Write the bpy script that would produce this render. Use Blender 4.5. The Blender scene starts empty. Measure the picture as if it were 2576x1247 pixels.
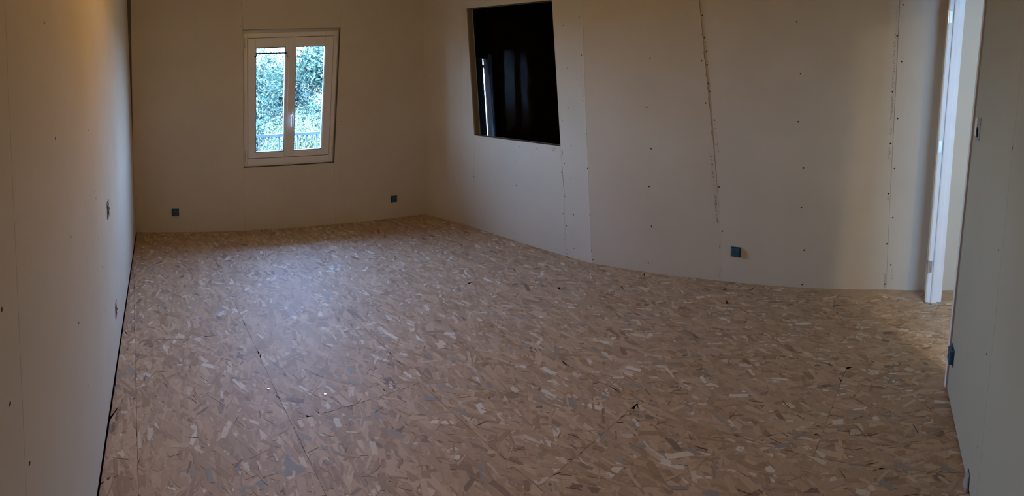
import bpy, math, random
import numpy as np
from mathutils import Vector, Matrix
from mathutils.geometry import tessellate_polygon
random.seed(7); RNG = np.random.default_rng(7)
SC = bpy.context.scene
COL = bpy.context.collection

# ------------------------------------------------------------------ camera (a panorama sweep: central cylindrical)
F, CX, CY, PITCH, EYE = 1320.0, 1288.0, 210.0, 0.025, 1.55
W, H = 2576, 1247
cd = bpy.data.cameras.new('camera'); cam = bpy.data.objects.new('camera', cd); COL.objects.link(cam); SC.camera = cam
cd.type = 'PANO'; cd.panorama_type = 'CENTRAL_CYLINDRICAL'
cd.central_cylindrical_range_u_min = -CX/F; cd.central_cylindrical_range_u_max = (W-CX)/F
cd.central_cylindrical_range_v_min = (CY-H)/F; cd.central_cylindrical_range_v_max = CY/F
cd.central_cylindrical_radius = 1.0
cd.clip_start = .02; cd.clip_end = 400
cam.location = (0, 0, EYE); cam.rotation_euler = (math.pi/2-PITCH, 0, 0)

# ------------------------------------------------------------------ colour management
SC.view_settings.view_transform = 'Standard'; SC.view_settings.look = 'None'
SC.view_settings.gamma = 1; SC.view_settings.use_curve_mapping = False
SC.view_settings.exposure = 0.06
SC.cycles.diffuse_bounces = 4; SC.cycles.max_bounces = 6; SC.cycles.transparent_max_bounces = 12; SC.cycles.adaptive_threshold = .08; SC.cycles.caustics_reflective = False; SC.cycles.caustics_refractive = False

# ------------------------------------------------------------------ sky
SKY = 52.0
world = bpy.data.worlds.new('sky'); SC.world = world; world.use_nodes = True
nt = world.node_tree; bg = nt.nodes['Background']; bg.inputs[1].default_value = SKY
tc = nt.nodes.new('ShaderNodeTexCoord'); sx = nt.nodes.new('ShaderNodeSeparateXYZ'); rp = nt.nodes.new('ShaderNodeValToRGB')
nt.links.new(tc.outputs['Generated'], sx.inputs[0]); nt.links.new(sx.outputs['Z'], rp.inputs[0]); nt.links.new(rp.outputs[0], bg.inputs[0])
rp.color_ramp.elements[0].position = 0.0; rp.color_ramp.elements[0].color = (.44, .65, 1.0, 1)
rp.color_ramp.elements[1].position = .75; rp.color_ramp.elements[1].color = (.28, .47, 1.0, 1)
e = rp.color_ramp.elements.new(.22); e.color = (.37, .59, 1.0, 1)
# sun: falls on the garden from behind the house
sd = bpy.data.lights.new('sun', 'SUN'); sun = bpy.data.objects.new('sun', sd); COL.objects.link(sun)
sd.energy = 30.0; sd.color = (1.0, .9, .72); sd.angle = .01
sun.rotation_euler = Vector((.15, -.62, .77)).to_track_quat('Z', 'Y').to_euler()

# ------------------------------------------------------------------ projection helpers (photo pixel -> ray -> point on a real surface)
CP, SP = math.cos(PITCH), math.sin(PITCH)
O = Vector((0, 0, EYE))
def ray(x, y):
    th = (x-CX)/F; d = (math.sin(th), math.cos(th), -(y-CY)/F)
    return Vector((d[0], CP*d[1]+SP*d[2], -SP*d[1]+CP*d[2]))
def floor_at(x, y, z=0.0):
    d = ray(x, y); return O + d*((z-EYE)/d.z)
class Plane:
    """A wall face: s runs along the wall, t up it, n points into the room."""
    def __init__(self, p, q, n_side, top=None):
        self.o = Vector((p[0], p[1], 0)); u = Vector((q[0]-p[0], q[1]-p[1], 0)); self.len = u.length; self.u = u.normalized()
        up = Vector((0, 0, 1))
        if top is not None:
            up = (top-self.o); up = up - self.u*up.dot(self.u)
            up = up/up.z
        self.up = up
        n = self.u.cross(up).normalized()
        side = Vector((n_side[0], n_side[1], 0))-self.o
        self.n = n if n.dot(side) > 0 else -n
    def P(self, s, z, d=0.0): return self.o + self.u*s + self.up*z + self.n*d
    def hit(self, x, y, d=0.0):
        r = ray(x, y); o = self.o + self.n*d
        t = (o-O).dot(self.n)/r.dot(self.n); return O + r*t
    def sz(self, x, y, d=0.0):
        p = self.hit(x, y, d); z = p.z
        return ((p-self.o-self.up*z).dot(self.u), z)
    def at(self, s): return self.P(s, 0)
    def frame(self, s, z, d=0.0):
        """matrix with X along the wall to the viewer's right, Z up, Y into the wall"""
        y = -self.n; x = y.cross(Vector((0, 0, 1))).normalized(); zz = x.cross(y).normalized()
        m = Matrix((x, y, zz)).transposed().to_4x4(); m.translation = self.P(s, z, d); return m

# ------------------------------------------------------------------ object helpers
def kind(o, k): o['kind'] = k; return o
def tag(o, label, cat, group=None):
    o['label'] = label; o['category'] = cat
    if group: o['group'] = group
    return o
def mesh_obj(name, verts, faces, mat, parent=None, smooth=False):
    me = bpy.data.meshes.new(name); me.from_pydata([tuple(v) for v in verts], [], faces); me.update()
    if mat: me.materials.append(mat)
    if smooth:
        for p in me.polygons: p.use_smooth = True
    o = bpy.data.objects.new(name, me); COL.objects.link(o)
    if parent: o.parent = parent
    return o
def fix_normals(o):
    import bmesh
    bm = bmesh.new(); bm.from_mesh(o.data); bmesh.ops.recalc_face_normals(bm, faces=bm.faces); bm.to_mesh(o.data); bm.free(); return o
def bevel(o, w=.001, seg=2):
    import bmesh
    bm = bmesh.new(); bm.from_mesh(o.data); bmesh.ops.recalc_face_normals(bm, faces=bm.faces)
    ed = [e for e in bm.edges if len(e.link_faces) == 2 and e.calc_face_angle(0) > .5]
    bmesh.ops.bevel(bm, geom=ed, offset=w, segments=seg, affect='EDGES', profile=.5, clamp_overlap=True)
    bm.to_mesh(o.data); bm.free(); return o
def empty(name, loc=(0, 0, 0), parent=None):
    o = bpy.data.objects.new(name, None); COL.objects.link(o); o.location = loc; o.empty_display_size = .1
    if parent: o.parent = parent
    return o
class MB:
    def __init__(self): self.v = []; self.f = []
    def hexa(self, p):   # 8 points: bottom loop 0-3, top loop 4-7
        b = len(self.v); self.v += [Vector(q) for q in p]
        self.f += [tuple(b+i for i in f) for f in ((3,2,1,0),(4,5,6,7),(0,1,5,4),(1,2,6,5),(2,3,7,6),(3,0,4,7))]
    def box(self, x0, x1, y0, y1, z0, z1, M=None):
        p = [Vector(q) for q in ((x0,y0,z0),(x1,y0,z0),(x1,y1,z0),(x0,y1,z0),(x0,y0,z1),(x1,y0,z1),(x1,y1,z1),(x0,y1,z1))]
        if M is not None: p = [M @ q for q in p]
        self.hexa(p)
    def tube(self, pts, r, n=8, cap=True):
        pts = [Vector(p) for p in pts]; rr = r if isinstance(r, (list, tuple)) else [r]*len(pts)
        b = len(self.v)
        t0 = (pts[1]-pts[0]).normalized(); a = t0.orthogonal().normalized()
        for i, p in enumerate(pts):
            t = (pts[min(i+1, len(pts)-1)]-pts[max(i-1, 0)]).normalized()
            a = (a-t*a.dot(t)).normalized(); c = t.cross(a)
            for k in range(n):
                an = 2*math.pi*k/n; self.v.append(p+(a*math.cos(an)+c*math.sin(an))*rr[i])
        for i in range(len(pts)-1):
            for k in range(n):
                k2 = (k+1) % n; self.f.append((b+i*n+k, b+i*n+k2, b+(i+1)*n+k2, b+(i+1)*n+k))
        if cap:
            self.f.append(tuple(b+k for k in reversed(range(n)))); self.f.append(tuple(b+(len(pts)-1)*n+k for k in range(n)))
    def build(self, name, mat, parent=None, bev=0, smooth=False):
        o = mesh_obj(name, self.v, self.f, mat, parent, smooth)
        if bev: bevel(o, bev)
        else: fix_normals(o)
        return o
def slab(name, pl, loops, d0, d1, mat, parent=None, bev=0):
    """Prism on a wall plane: loops = [outer, hole, ...] of (s, z); from depth d0 (front) to d1 (back)."""
    loops = [list(l) for l in loops]
    tris = tessellate_polygon([[Vector((a, b, 0)) for a, b in l] for l in loops])
    flat = [q for l in loops for q in l]; n = len(flat)
    v = [pl.P(s, z, d0) for s, z in flat] + [pl.P(s, z, d1) for s, z in flat]
    f = [tuple(t) for t in tris] + [tuple(i+n for i in reversed(t)) for t in tris]
    b = 0
    for l in loops:
        m = len(l)
        for i in range(m): j = (i+1) % m; f.append((b+i, b+j, b+j+n, b+i+n))
        b += m
    o = mesh_obj(name, v, f, mat, parent)
    return fix_normals(o)

# ------------------------------------------------------------------ materials
def new_mat(name):
    m = bpy.data.materials.new(name); m.use_nodes = True; return m, m.node_tree, m.node_tree.nodes['Principled BSDF']
def noise(nt, scale, detail=3, rough=.5, obj=True, stretch=None):
    tc = nt.nodes.new('ShaderNodeTexCoord'); n = nt.nodes.new('ShaderNodeTexNoise')
    n.inputs['Scale'].default_value = scale; n.inputs['Detail'].default_value = detail; n.inputs['Roughness'].default_value = rough
    src = tc.outputs['Object']
    if stretch:
        mp = nt.nodes.new('ShaderNodeMapping'); mp.inputs['Scale'].default_value = stretch; nt.links.new(src, mp.inputs[0]); src = mp.outputs[0]
    nt.links.new(src, n.inputs['Vector']); return n.outputs['Fac']
def ramp(nt, fac, stops):
    r = nt.nodes.new('ShaderNodeValToRGB'); el = r.color_ramp.elements
    for i, (p, c) in enumerate(stops):
        if i < 2: el[i].position = p; el[i].color = (*c, 1)
        else: x = el.new(p); x.color = (*c, 1)
    nt.links.new(fac, r.inputs[0]); return r.outputs[0]
def plain(name, c, rough=.5, var=.08, scale=30, spec=.5, metal=0, bump=0, bscale=200):
    m, nt, b = new_mat(name)
    lo = tuple(max(0, v*(1-var)) for v in c); hi = tuple(min(1, v*(1+var)) for v in c)
    nt.links.new(ramp(nt, noise(nt, scale), [(.3, lo), (.7, hi)]), b.inputs['Base Color'])
    b.inputs['Roughness'].default_value = rough; b.inputs['Metallic'].default_value = metal
    b.inputs['Specular IOR Level'].default_value = spec
    if bump:
        bp = nt.nodes.new('ShaderNodeBump'); bp.inputs['Strength'].default_value = bump; bp.inputs['Distance'].default_value = .001
        nt.links.new(noise(nt, bscale), bp.inputs['Height']); nt.links.new(bp.outputs[0], b.inputs['Normal'])
    return m
PAPER = (.64, .57, .465)
M_plaster = plain('plasterboard_paper', PAPER, .85, .035, 2.2, .25, bump=.15, bscale=350)
M_plaster_grey = plain('partition_board_paper', (.46, .43, .32), .85, .035, 2.2, .25, bump=.15, bscale=350)  # darker, greyer paper for the partition boards
M_core = plain('gypsum_core', (.16, .15, .14), .9, .1)
M_dark = plain('cavity_shade', (.02, .02, .02), .9, .1)  # near-black backing, paints the shade in floor gaps and joints
M_track = plain('steel_track', (.05, .05, .05), .6, .1)
M_ceiling = plain('warm_bounce_ceiling', (.74, .52, .25), .6, .12, 6)  # unseen ceiling, coloured warm to bounce warm light onto the upper walls
M_pvc = plain('white_pvc', (.80, .77, .74), .35, .02, 10)
M_gasket = plain('grey_gasket', (.10, .13, .2), .5, .05)
M_jamb = plain('primed_white_wood', (.86, .86, .86), .45, .02, 12)
M_screw = plain('black_screw', (.03, .028, .025), .5, .2, 300, metal=.4)
M_ink = plain('grey_ink', (.30, .27, .24), .9, .15, 400)
M_joint = plain('paper_edge', (.36, .33, .29), .9, .1, 100)
M_blue = plain('blue_plastic', (.020, .095, .16), .4, .1, 60)
M_blue_dark = plain('blue_plastic_rim', (.012, .060, .11), .45, .1, 60)
M_iron = plain('painted_railing', (.045, .085, .13), .5, .06, 20)
M_black = plain('black_metal', (.012, .012, .014), .4, .1, 50, metal=.5)
M_handle = plain('white_handle', (.85, .84, .84), .3, .02)
M_zinc = plain('zinc_plated_steel', (.62, .6, .56), .3, .1, 60, metal=.9)
M_boxgrey = plain('electrical_box_grey', (.30, .29, .22), .5, .15, 80)
M_cable = plain('orange_conduit', (.55, .22, .06), .5, .1, 80)
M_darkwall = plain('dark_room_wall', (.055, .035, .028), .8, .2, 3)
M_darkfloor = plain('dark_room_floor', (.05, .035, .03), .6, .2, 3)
M_cab = plain('dark_brown_wood', (.05, .022, .015), .45, .3, 8)
M_cabedge = plain('pale_edge', (.32, .33, .36), .5, .1, 30)
M_shutter_g = plain('shutter_green', (.012, .05, .05), .6, .15, 20)
M_shutter_p = plain('plum_plaster', (.62, .42, .42), .6, .1, 20)
M_frameblue = plain('pale_blue_frame', (.35, .62, .9), .35, .05, 20)
M_masonry = plain('render_wall', (.55, .5, .43), .9, .1, 12, bump=.5, bscale=60)
M_ground = plain('dry_grass', (.12, .12, .07), .95, .3, .8)
M_bark = plain('bark', (.012, .014, .014), .9, .3, 20, bump=1, bscale=30)
M_lamp, _nt, _b = new_mat('lamp_glass'); _b.inputs['Base Color'].default_value = (.9, .88, .8, 1)
M_houseW = plain('far_house_wall', (.30, .24, .2), .9, .05, 2)
M_houseR = plain('far_house_roof', (.45, .2, .12), .9, .15, 6)
def glass_mat(name, ior, tint=(1, 1, 1)):
    m, nt, b = new_mat(name); nt.nodes.remove(b); out = nt.nodes['Material Output']
    tr = nt.nodes.new('ShaderNodeBsdfTransparent'); tr.inputs[0].default_value = (*tint, 1)
    gl = nt.nodes.new('ShaderNodeBsdfGlossy'); gl.inputs['Roughness'].default_value = .01
    fr = nt.nodes.new('ShaderNodeFresnel'); fr.inputs[0].default_value = ior
    ge = nt.nodes.new('ShaderNodeNewGeometry'); ma = nt.nodes.new('ShaderNodeMath'); ma.operation = 'MULTIPLY_ADD'      # same index from both sides of a thin pane
    ma.inputs[1].default_value = 1/ior-ior; ma.inputs[2].default_value = ior; nt.links.new(ge.outputs['Backfacing'], ma.inputs[0]); nt.links.new(ma.outputs[0], fr.inputs[0])
    mx = nt.nodes.new('ShaderNodeMixShader')
    nt.links.new(fr.outputs[0], mx.inputs[0]); nt.links.new(tr.outputs[0], mx.inputs[1]); nt.links.new(gl.outputs[0], mx.inputs[2]); nt.links.new(mx.outputs[0], out.inputs[0])
    return m
M_glass = glass_mat('window_glass', 1.3, (.93, .97, .98))
M_darkglass = glass_mat('interior_glass', 1.03, (.8, .8, .8))
def leaf_mat(name, c1, c2, trans=.25):
    m, nt, b = new_mat(name)
    at = nt.nodes.new('ShaderNodeAttribute'); at.attribute_name = 'tone'
    nt.links.new(ramp(nt, at.outputs['Fac'], [(0, c1), (1, c2)]), b.inputs['Base Color'])
    b.inputs['Roughness'].default_value = .55; b.inputs['Specular IOR Level'].default_value = .3
    return m
M_leaf_blue = leaf_mat('blue_green_leaves', (.016, .040, .030), (.050, .10, .068))
M_leaf_dark = leaf_mat('dark_green_leaves', (.012, .032, .027), (.040, .085, .062))
M_leaf_willow = leaf_mat('willow_leaves', (.045, .085, .030), (.13, .20, .075))
# wood strands of the floor board: each strand carries its own colour, plus fine grain
M_strand, _n, _b = new_mat('wood_strand')
_at = _n.nodes.new('ShaderNodeAttribute'); _at.attribute_name = 'strand_colour'
_mx = _n.nodes.new('ShaderNodeMix'); _mx.data_type = 'RGBA'; _mx.blend_type = 'MULTIPLY'; _mx.inputs[0].default_value = 1
_n.links.new(_at.outputs['Color'], _mx.inputs[6])
_n.links.new(ramp(_n, noise(_n, 60, 4, .6), [(.25, (.88, .87, .85)), (.75, (1, 1, 1))]), _mx.inputs[7])
_n.links.new(_mx.outputs[2], _b.inputs['Base Color']); _b.inputs['Roughness'].default_value = .62; _b.inputs['Specular IOR Level'].default_value = .28
M_osb = plain('strand_board_body', (.47, .335, .22), .55, .12, 18)

# ------------------------------------------------------------------ plan of the room (metres, floor level z = 0)
HC = 2.50
IN = (0.5, 3.0)
def isect(p, u, q, v):
    d = u[0]*v[1]-u[1]*v[0]; t = ((q[0]-p[0])*v[1]-(q[1]-p[1])*v[0])/d; return (p[0]+u[0]*t, p[1]+u[1]*t)
UB = (.81584, .57828); PB = (-2.0936, 4.7391)
UL = (.62180, -.78318); PLF = (-2.1471, 2.2963)
UP = (.64465, .76448); PP = (1.7102, 1.4804)
cornerL = isect(PB, UB, PLF, UL)
cornerA = isect(PLF, UL, PP, UP)          # the corner behind the camera
f2a, f2b = (-.373, 5.132), (.641, 4.137)
rd = ray(1165, 500); B1 = isect((0, 0), (rd.x, rd.y), f2a, (f2b[0]-f2a[0], f2b[1]-f2a[1]))
rd = ray(1067, 541); cornerR = isect((0, 0), (rd.x, rd.y), PB, UB)
RV = [cornerR, B1, f2b, (1.5, 3.55), (2.463, 2.815)]
d5 = Vector((.201, -.190)).normalized(); RV.append((RV[4][0]+d5[0]*2.6, RV[4][1]+d5[1]*2.6))
back = Plane(cornerL, cornerR, IN)
left = Plane(cornerL, cornerA, IN, top=back.hit(319, 0))
R = [Plane(RV[i], RV[i+1], IN) for i in range(5)]
Epx = floor_at(2378, 965)
eal = (Epx.x-PP[0])*UP[0]+(Epx.y-PP[1])*UP[1]
E0 = Vector((PP[0]+UP[0]*eal, PP[1]+UP[1]*eal, 0)); DP = Vector((UP[0], UP[1], 0)); LP = Vector((UP[1], -UP[0], 0))   # along the partition, and across it towards the hall
rr = ray(2478, 0); T0 = O + rr*((E0-O).dot(DP)/rr.dot(DP))
part = Plane(cornerA, (E0.x, E0.y), IN, top=T0)
KL = (T0-E0).dot(LP)/T0.z                  # how far the partition leans per metre
print('corners', cornerL, cornerR, cornerA, 'lean', KL, 'left up', left.up)
rj = ray(2393, 0); JB = floor_at(2331, 757); TJ = O + rj*((JB-O).dot(DP)/rj.dot(DP)); KJ = (TJ-JB).dot(LP)/TJ.z
def PJ(a, l, z): return E0 + DP*a + LP*(l-.010+KJ*z) + Vector((0, 0, z))
def PT(a, l, z): return E0 + DP*a + LP*(l+KL*z) + Vector((0, 0, z))      # partition frame: along, across, up

# ------------------------------------------------------------------ wall panels
def edge_line(pl, px, z0, z1):
    """px: list of pixels from top to bottom down a joint; returns (s, z) from z1 (top) to z0, end pieces extended"""
    q = [pl.sz(*p) for p in px]
    a, b = q[0], q[1]; c, d = q[-2], q[-1]
    out = []
    k = (b[0]-a[0])/(b[1]-a[1]); out.append((a[0]+k*(z1-a[1]), z1)) if z1 > a[1] else None
    out += [t for t in q if z0 < t[1] < z1]
    k2 = (d[0]-c[0])/(d[1]-c[1]); out.append((d[0]+k2*(z0-d[1]), z0))
    return out
G = .0006
def board(pl, lft, rgt, parent, d0=0.0, holes=(), mat=None):
    """plasterboard between two joint lines (each listed top to bottom)"""
    a = [(s+G, z) for s, z in lft]; b = [(s-G, z) for s, z in rgt]
    return slab('plasterboard', pl, [a[::-1]+b, *holes], d0, d0-.0125, mat or M_plaster, parent)
def core(name, items, mat=M_core):
    """backing of a wall: list of (plane, polygon, depth0, depth1) joined"""
    vv, ff = [], []
    for pl, loops, d0, d1 in items:
        o = slab('tmp', pl, loops, d0, d1, None); b = len(vv)
        vv += [v.co.copy() for v in o.data.vertices]; ff += [tuple(i+b for i in p.vertices) for p in o.data.polygons]
        me = o.data; bpy.data.objects.remove(o); bpy.data.meshes.remove(me)
    return fix_normals(kind(mesh_obj(name, vv, ff, mat), 'structure'))
def rect(s0, s1, z0, z1): return [(s0, z0), (s1, z0), (s1, z1), (s0, z1)]
def vline(s, z0, z1): return [(s, z1), (s, z0)]

_screw = None
def screw(pl, x, y, parent, r=.0052):
    global _screw
    if _screw is None:
        v, f = [], []
        for k in range(12): a = k*math.pi/6; v.append((math.cos(a), -.05, math.sin(a)))
        for k in range(12): a = k*math.pi/6; v.append((.86*math.cos(a), -.16, .86*math.sin(a)))
        for k in range(12): a = k*math.pi/6; v.append((.3*math.cos(a), .1, .3*math.sin(a)))
        for k in range(12):
            j = (k+1) % 12; f += [(k, j, 12+j, 12+k), (12+k, 12+j, 24+j, 24+k)]
        f.append(tuple(range(24, 36))); f.append(tuple(range(11, -1, -1)))
        o = mesh_obj('screw', v, f, M_screw); fix_normals(o); _screw = o.data; bpy.data.objects.remove(o)
    s, z = pl.sz(x, y); o = bpy.data.objects.new('screw', _screw); COL.objects.link(o)
    m = pl.frame(s, z, .0002); o.matrix_world = m @ Matrix.Scale(r, 4); o.parent = parent
    return o

# floor -------------------------------------------------------------
BD = Vector((.6665, -.7455)).normalized(); BN = Vector((-BD.y, BD.x))          # boards run this way; BN across them
LFW = (Vector((PLF[0], PLF[1])), Vector((-UL[1], UL[0])))                      # left wall line and a normal
if (Vector(IN)-LFW[0]).dot(LFW[1]) < 0: LFW = (LFW[0], -LFW[1])
BKW = (Vector((PB[0], PB[1])), Vector((UB[1], -UB[0])))
def clip(poly, p, n):
    out = []
    for i in range(len(poly)):
        a, b = poly[i], poly[(i+1) % len(poly)]; da, db = (a-p).dot(n), (b-p).dot(n)
        if da >= 0: out.append(a)
        if (da >= 0) != (db >= 0): out.append(a+(b-a)*(da/(da-db)))
    return out
foot = [Vector(p) for p in ((-6, -1.5), (7, -1.5), (7, 9.5), (-6, 9.5))]      # footprint of the storey
for p, n in ((LFW[0]-LFW[1]*.24, LFW[1]), (BKW[0]-BKW[1]*.24, BKW[1])): foot = clip(foot, p, n)
def plate(name, z0, z1, mat):
    n = len(foot); vv = [(p.x, p.y, z0) for p in foot]+[(p.x, p.y, z1) for p in foot]
    o = mesh_obj(name, vv, [tuple(reversed(range(n))), tuple(range(n, 2*n))]+[(i, (i+1) % n, (i+1) % n+n, i+n) for i in range(n)], mat); return kind(fix_normals(o), 'structure')
fl = plate('floor', -.06, -.03, M_dark)
BW, BL = .6700, 2.50
c0 = .008                                   # a joint lies on this line across the boards
room_poly = [Vector(cornerA), Vector(cornerL), Vector(cornerR)] + [Vector(p) for p in RV[1:]] + [Vector((4.4, -.2)), Vector((1.0, -1.2))]
cs = [v.dot(BN) for v in room_poly]; asx = [v.dot(BD) for v in room_poly]
EDGE_IN = [(LFW[0], LFW[1], .004), (BKW[0], BKW[1], 0.0)]
for i in range(5):
    a, b = Vector(RV[i]), Vector(RV[i+1]); n = Vector((-(b-a).y, (b-a).x)).normalized()
    if (Vector(IN)-a).dot(n) < 0: n = -n
    EDGE_IN.append((a, n, -.02))
def inside(x, y, m=0.0):
    return all((x-p.x)*n.x+(y-p.y)*n.y > e+m for p, n, e in EDGE_IN[:2]) and all((x-p.x)*n.x+(y-p.y)*n.y > -.20 for p, n, e in EDGE_IN[2:])
PAL = np.array((.95, .895, .84))*np.array([(.60,.455,.325),(.54,.405,.285),(.50,.37,.255),(.66,.52,.385),(.56,.42,.31),(.46,.33,.22),(.52,.40,.30),(.62,.48,.35)])
PALE = np.array([(.74,.62,.49),(.70,.57,.43),(.76,.69,.60)])
DARK = np.array([(.34,.23,.155),(.38,.27,.19),(.29,.20,.14),(.40,.34,.28),(.36,.33,.30)])
SLIV = np.array([(.14,.09,.06),(.20,.13,.085)])
def strands(board_o, s0, s1, q0, q1):
    """flakes pressed into one board; s along, q across the board, cut off at its edges"""
    area = (s1-s0)*(q1-q0); V = []; Fc = []; C = []
    def put(n, L0, L1, w0, w1, pal, z0, z1, spread, jit=.06):
        for i in range(n):
            a = RNG.uniform(s0-.02, s1+.02); q = RNG.uniform(q0-.02, q1+.02); p = BD*a+BN*q
            if not inside(p.x, p.y, -.05) or p.y < .1 and abs(p.x) < 1: continue
            dist = p.length
            if dist > 7.5: continue
            an = RNG.normal(0, spread); L = RNG.uniform(L0, L1); w = RNG.uniform(w0, w1)*min(1, L/.06)
            ca, sa = math.cos(an), math.sin(an); z = z0+(z1-z0)*(i+.5)/n
            ne = 3
            pts = []
            sk = RNG.normal(0, .25)*w
            bow = RNG.normal(0, .08)*L
            for k in range(5):
                t = -L/2+L*k/4; pts.append((t+RNG.normal(0, .01)*L, -w/2*RNG.uniform(.8, 1.06)+bow*(1-(2*t/L)**2)*.3))
            for k in range(1, ne): t = -w/2+w*k/ne; pts.append((L/2+RNG.normal(0, .05)*L+sk, t))
            for k in range(5):
                t = L/2-L*k/4; pts.append((t+sk+RNG.normal(0, .01)*L, w/2*RNG.uniform(.8, 1.06)+bow*(1-(2*t/L)**2)*.3))
            for k in range(1, ne): t = w/2-w*k/ne; pts.append((-L/2+RNG.normal(0, .05)*L, t))
            b = len(V); ok = True; tmp = []
            for (x, y) in pts:
                ss = min(max(a+x*ca-y*sa, s0+.0006), s1-.0006); qq = min(max(q+x*sa+y*ca, q0+.0006), q1-.0006)
                w_ = BD*ss+BN*qq
                e_ = (w_-LFW[0]).dot(LFW[1])
                if e_ < .006: w_ = w_+LFW[1]*(.006-e_)
                tmp.append((w_.x, w_.y, z))
            V.extend(tmp); Fc.append(tuple(range(b, b+len(tmp))))
            c = pal[RNG.integers(len(pal))]*RNG.uniform(1-jit, 1+jit); C.extend([c]*len(tmp))
    put(int(area*600), .08, .22, .03, .085, PAL, .0001, .0005, .5)
    put(int(area*70), .05, .15, .02, .065, DARK, .0004, .0006, .6)
    put(int(area*600), .05, .16, .012, .045, PAL, .0005, .0010, .5)
    put(int(area*100), .03, .11, .009, .036, PALE, .0007, .00112, .55)
    put(int(area*48), .03, .12, .008, .034, DARK, .0010, .00122, .65)
    put(int(area*200), .03, .13, .008, .035, PAL, .00115, .00128, .5)
    put(int(area*70), .012, .06, .0022, .0055, SLIV, .00128, .00136, .7)
    put(int(area*200), .03, .10, .005, .018, PAL, .00136, .00145, .5)
    if not V: return
    me = bpy.data.meshes.new('wood_strands'); me.from_pydata(V, [], Fc); me.update()
    at = me.color_attributes.new('strand_colour', 'FLOAT_COLOR', 'POINT')
    arr = np.ones((len(V), 4), np.float32); arr[:, :3] = np.array(C); at.data.foreach_set('color', arr.ravel())
    me.materials.append(M_strand)
    o = bpy.data.objects.new('wood_strands', me); COL.objects.link(o); o.parent = board_o; kind(o, 'stuff')
qa = c0-BW*math.ceil((c0-min(cs))/BW); row = 0
q = qa
while q < max(cs):
    off = (1.15 + .83*row) % BL
    s = min(asx)-BL+off - (min(asx) % BL)
    while s < max(asx):
        poly = [BD*s+BN*q, BD*(s+BL)+BN*q, BD*(s+BL)+BN*(q+BW), BD*s+BN*(q+BW)]
        g = .0005; poly = [BD*(s+g)+BN*(q+g), BD*(s+BL-g)+BN*(q+g), BD*(s+BL-g)+BN*(q+BW-g), BD*(s+g)+BN*(q+BW-g)]
        for p, n, e_ in EDGE_IN[:2]: poly = clip(poly, p+n*(.006 if n == LFW[1] else -.05), n) if len(poly) > 2 else []
        for p, n, e_ in EDGE_IN[2:]: poly = clip(poly, p-n*.40, n) if len(poly) > 2 else []
        if len(poly) > 2:
            for p, n in ((Vector((0, -1.0)), Vector((0, 1))), (Vector((4.6, 0)), Vector((-1, 0)))): poly = clip(poly, p, n) if len(poly) > 2 else []
        if len(poly) > 2:
            n = len(poly); vv = [(p.x, p.y, -.018) for p in poly]+[(p.x, p.y, 0) for p in poly]
            ff = [tuple(reversed(range(n))), tuple(range(n, 2*n))]+[(i, (i+1) % n, (i+1) % n+n, i+n) for i in range(n)]
            bo = mesh_obj('strand_board', vv, ff, M_osb, fl); fix_normals(bo)
            strands(bo, s, s+BL, q, q+BW)
        s += BL
    q += BW; row += 1

# ceiling ------------------------------------------------------------
plate('ceiling', HC, HC+.12, M_ceiling)

# back wall -------------------------------------------------------------
WQ = [back.sz(*p) for p in ((612, 84), (854, 77), (838, 408), (614, 421))]     # window: top left, top right, bottom right, bottom left
WH = [(WQ[0][0]-.004, WQ[0][1]+.035), (WQ[1][0]+.014, WQ[1][1]+.028), (WQ[2][0]+.014, WQ[2][1]-.006), (WQ[3][0]-.004, WQ[3][1]-.006)]
big = [(WH[0][0]-.002, WH[0][1]+.002), (WH[1][0]+.002, WH[1][1]+.002), (WH[2][0]+.002, WH[2][1]-.002), (WH[3][0]-.002, WH[3][1]-.002)]
Lb = back.len
wall_back = core('wall_back', [(back, [rect(-.3, Lb+.3, -.03, HC+.02), big], -.0125, -.058)])
j1 = edge_line(back, [(607, 0), (612, 84)], WH[0][1], HC)[:1] + [WH[0]]
jb1 = [WH[3], (back.sz(615, 577)[0], 0)]
board(back, vline(-.02, 0, HC), [j1[0], WH[0], WH[3], jb1[1]], wall_back)
sR = WH[1][0]+.05; sB = back.sz(846, 560)[0]
board(back, [j1[0], WH[0]], [(WH[1][0]-.01, HC), WH[1]], wall_back)
board(back, [WH[3], jb1[1]], [WH[2], (WH[2][0]-.01, 0)], wall_back)
board(back, [(WH[1][0]-.01, HC), WH[1], WH[2], (WH[2][0]-.01, 0)], vline(Lb+.02, 0, HC), wall_back)
for p in ((605,66),(679,67),(637,431),(714,438),(750,421),(616,453),(857,305),(605,311),(345,496),(348,552),(481,543),(481,578),(956,553)): screw(back, *p, wall_back, .0032)
# outer masonry with its deeper opening
_sg = 1 if WQ[1][0] > WQ[0][0] else -1
mo = [(WQ[0][0]-.05*_sg, WQ[0][1]+.04), (WQ[1][0]+.05*_sg, WQ[1][1]+.04), (WQ[2][0]+.05*_sg, WQ[2][1]+.0), (WQ[3][0]-.05*_sg, WQ[3][1]+.0)]
mas = kind(slab('trim_1', back, [rect(-1.2, Lb+.05, -3, HC+.3), mo], -.095, -.24, M_masonry), 'structure')

sky_cut = kind(slab('sky_cut_slab', back, [rect(-1.2, Lb+1.4, HC+.02, HC+.12)], -.2, -1.15, M_masonry), 'structure')  # added slab out of view, cuts steep sky light at the window
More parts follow.
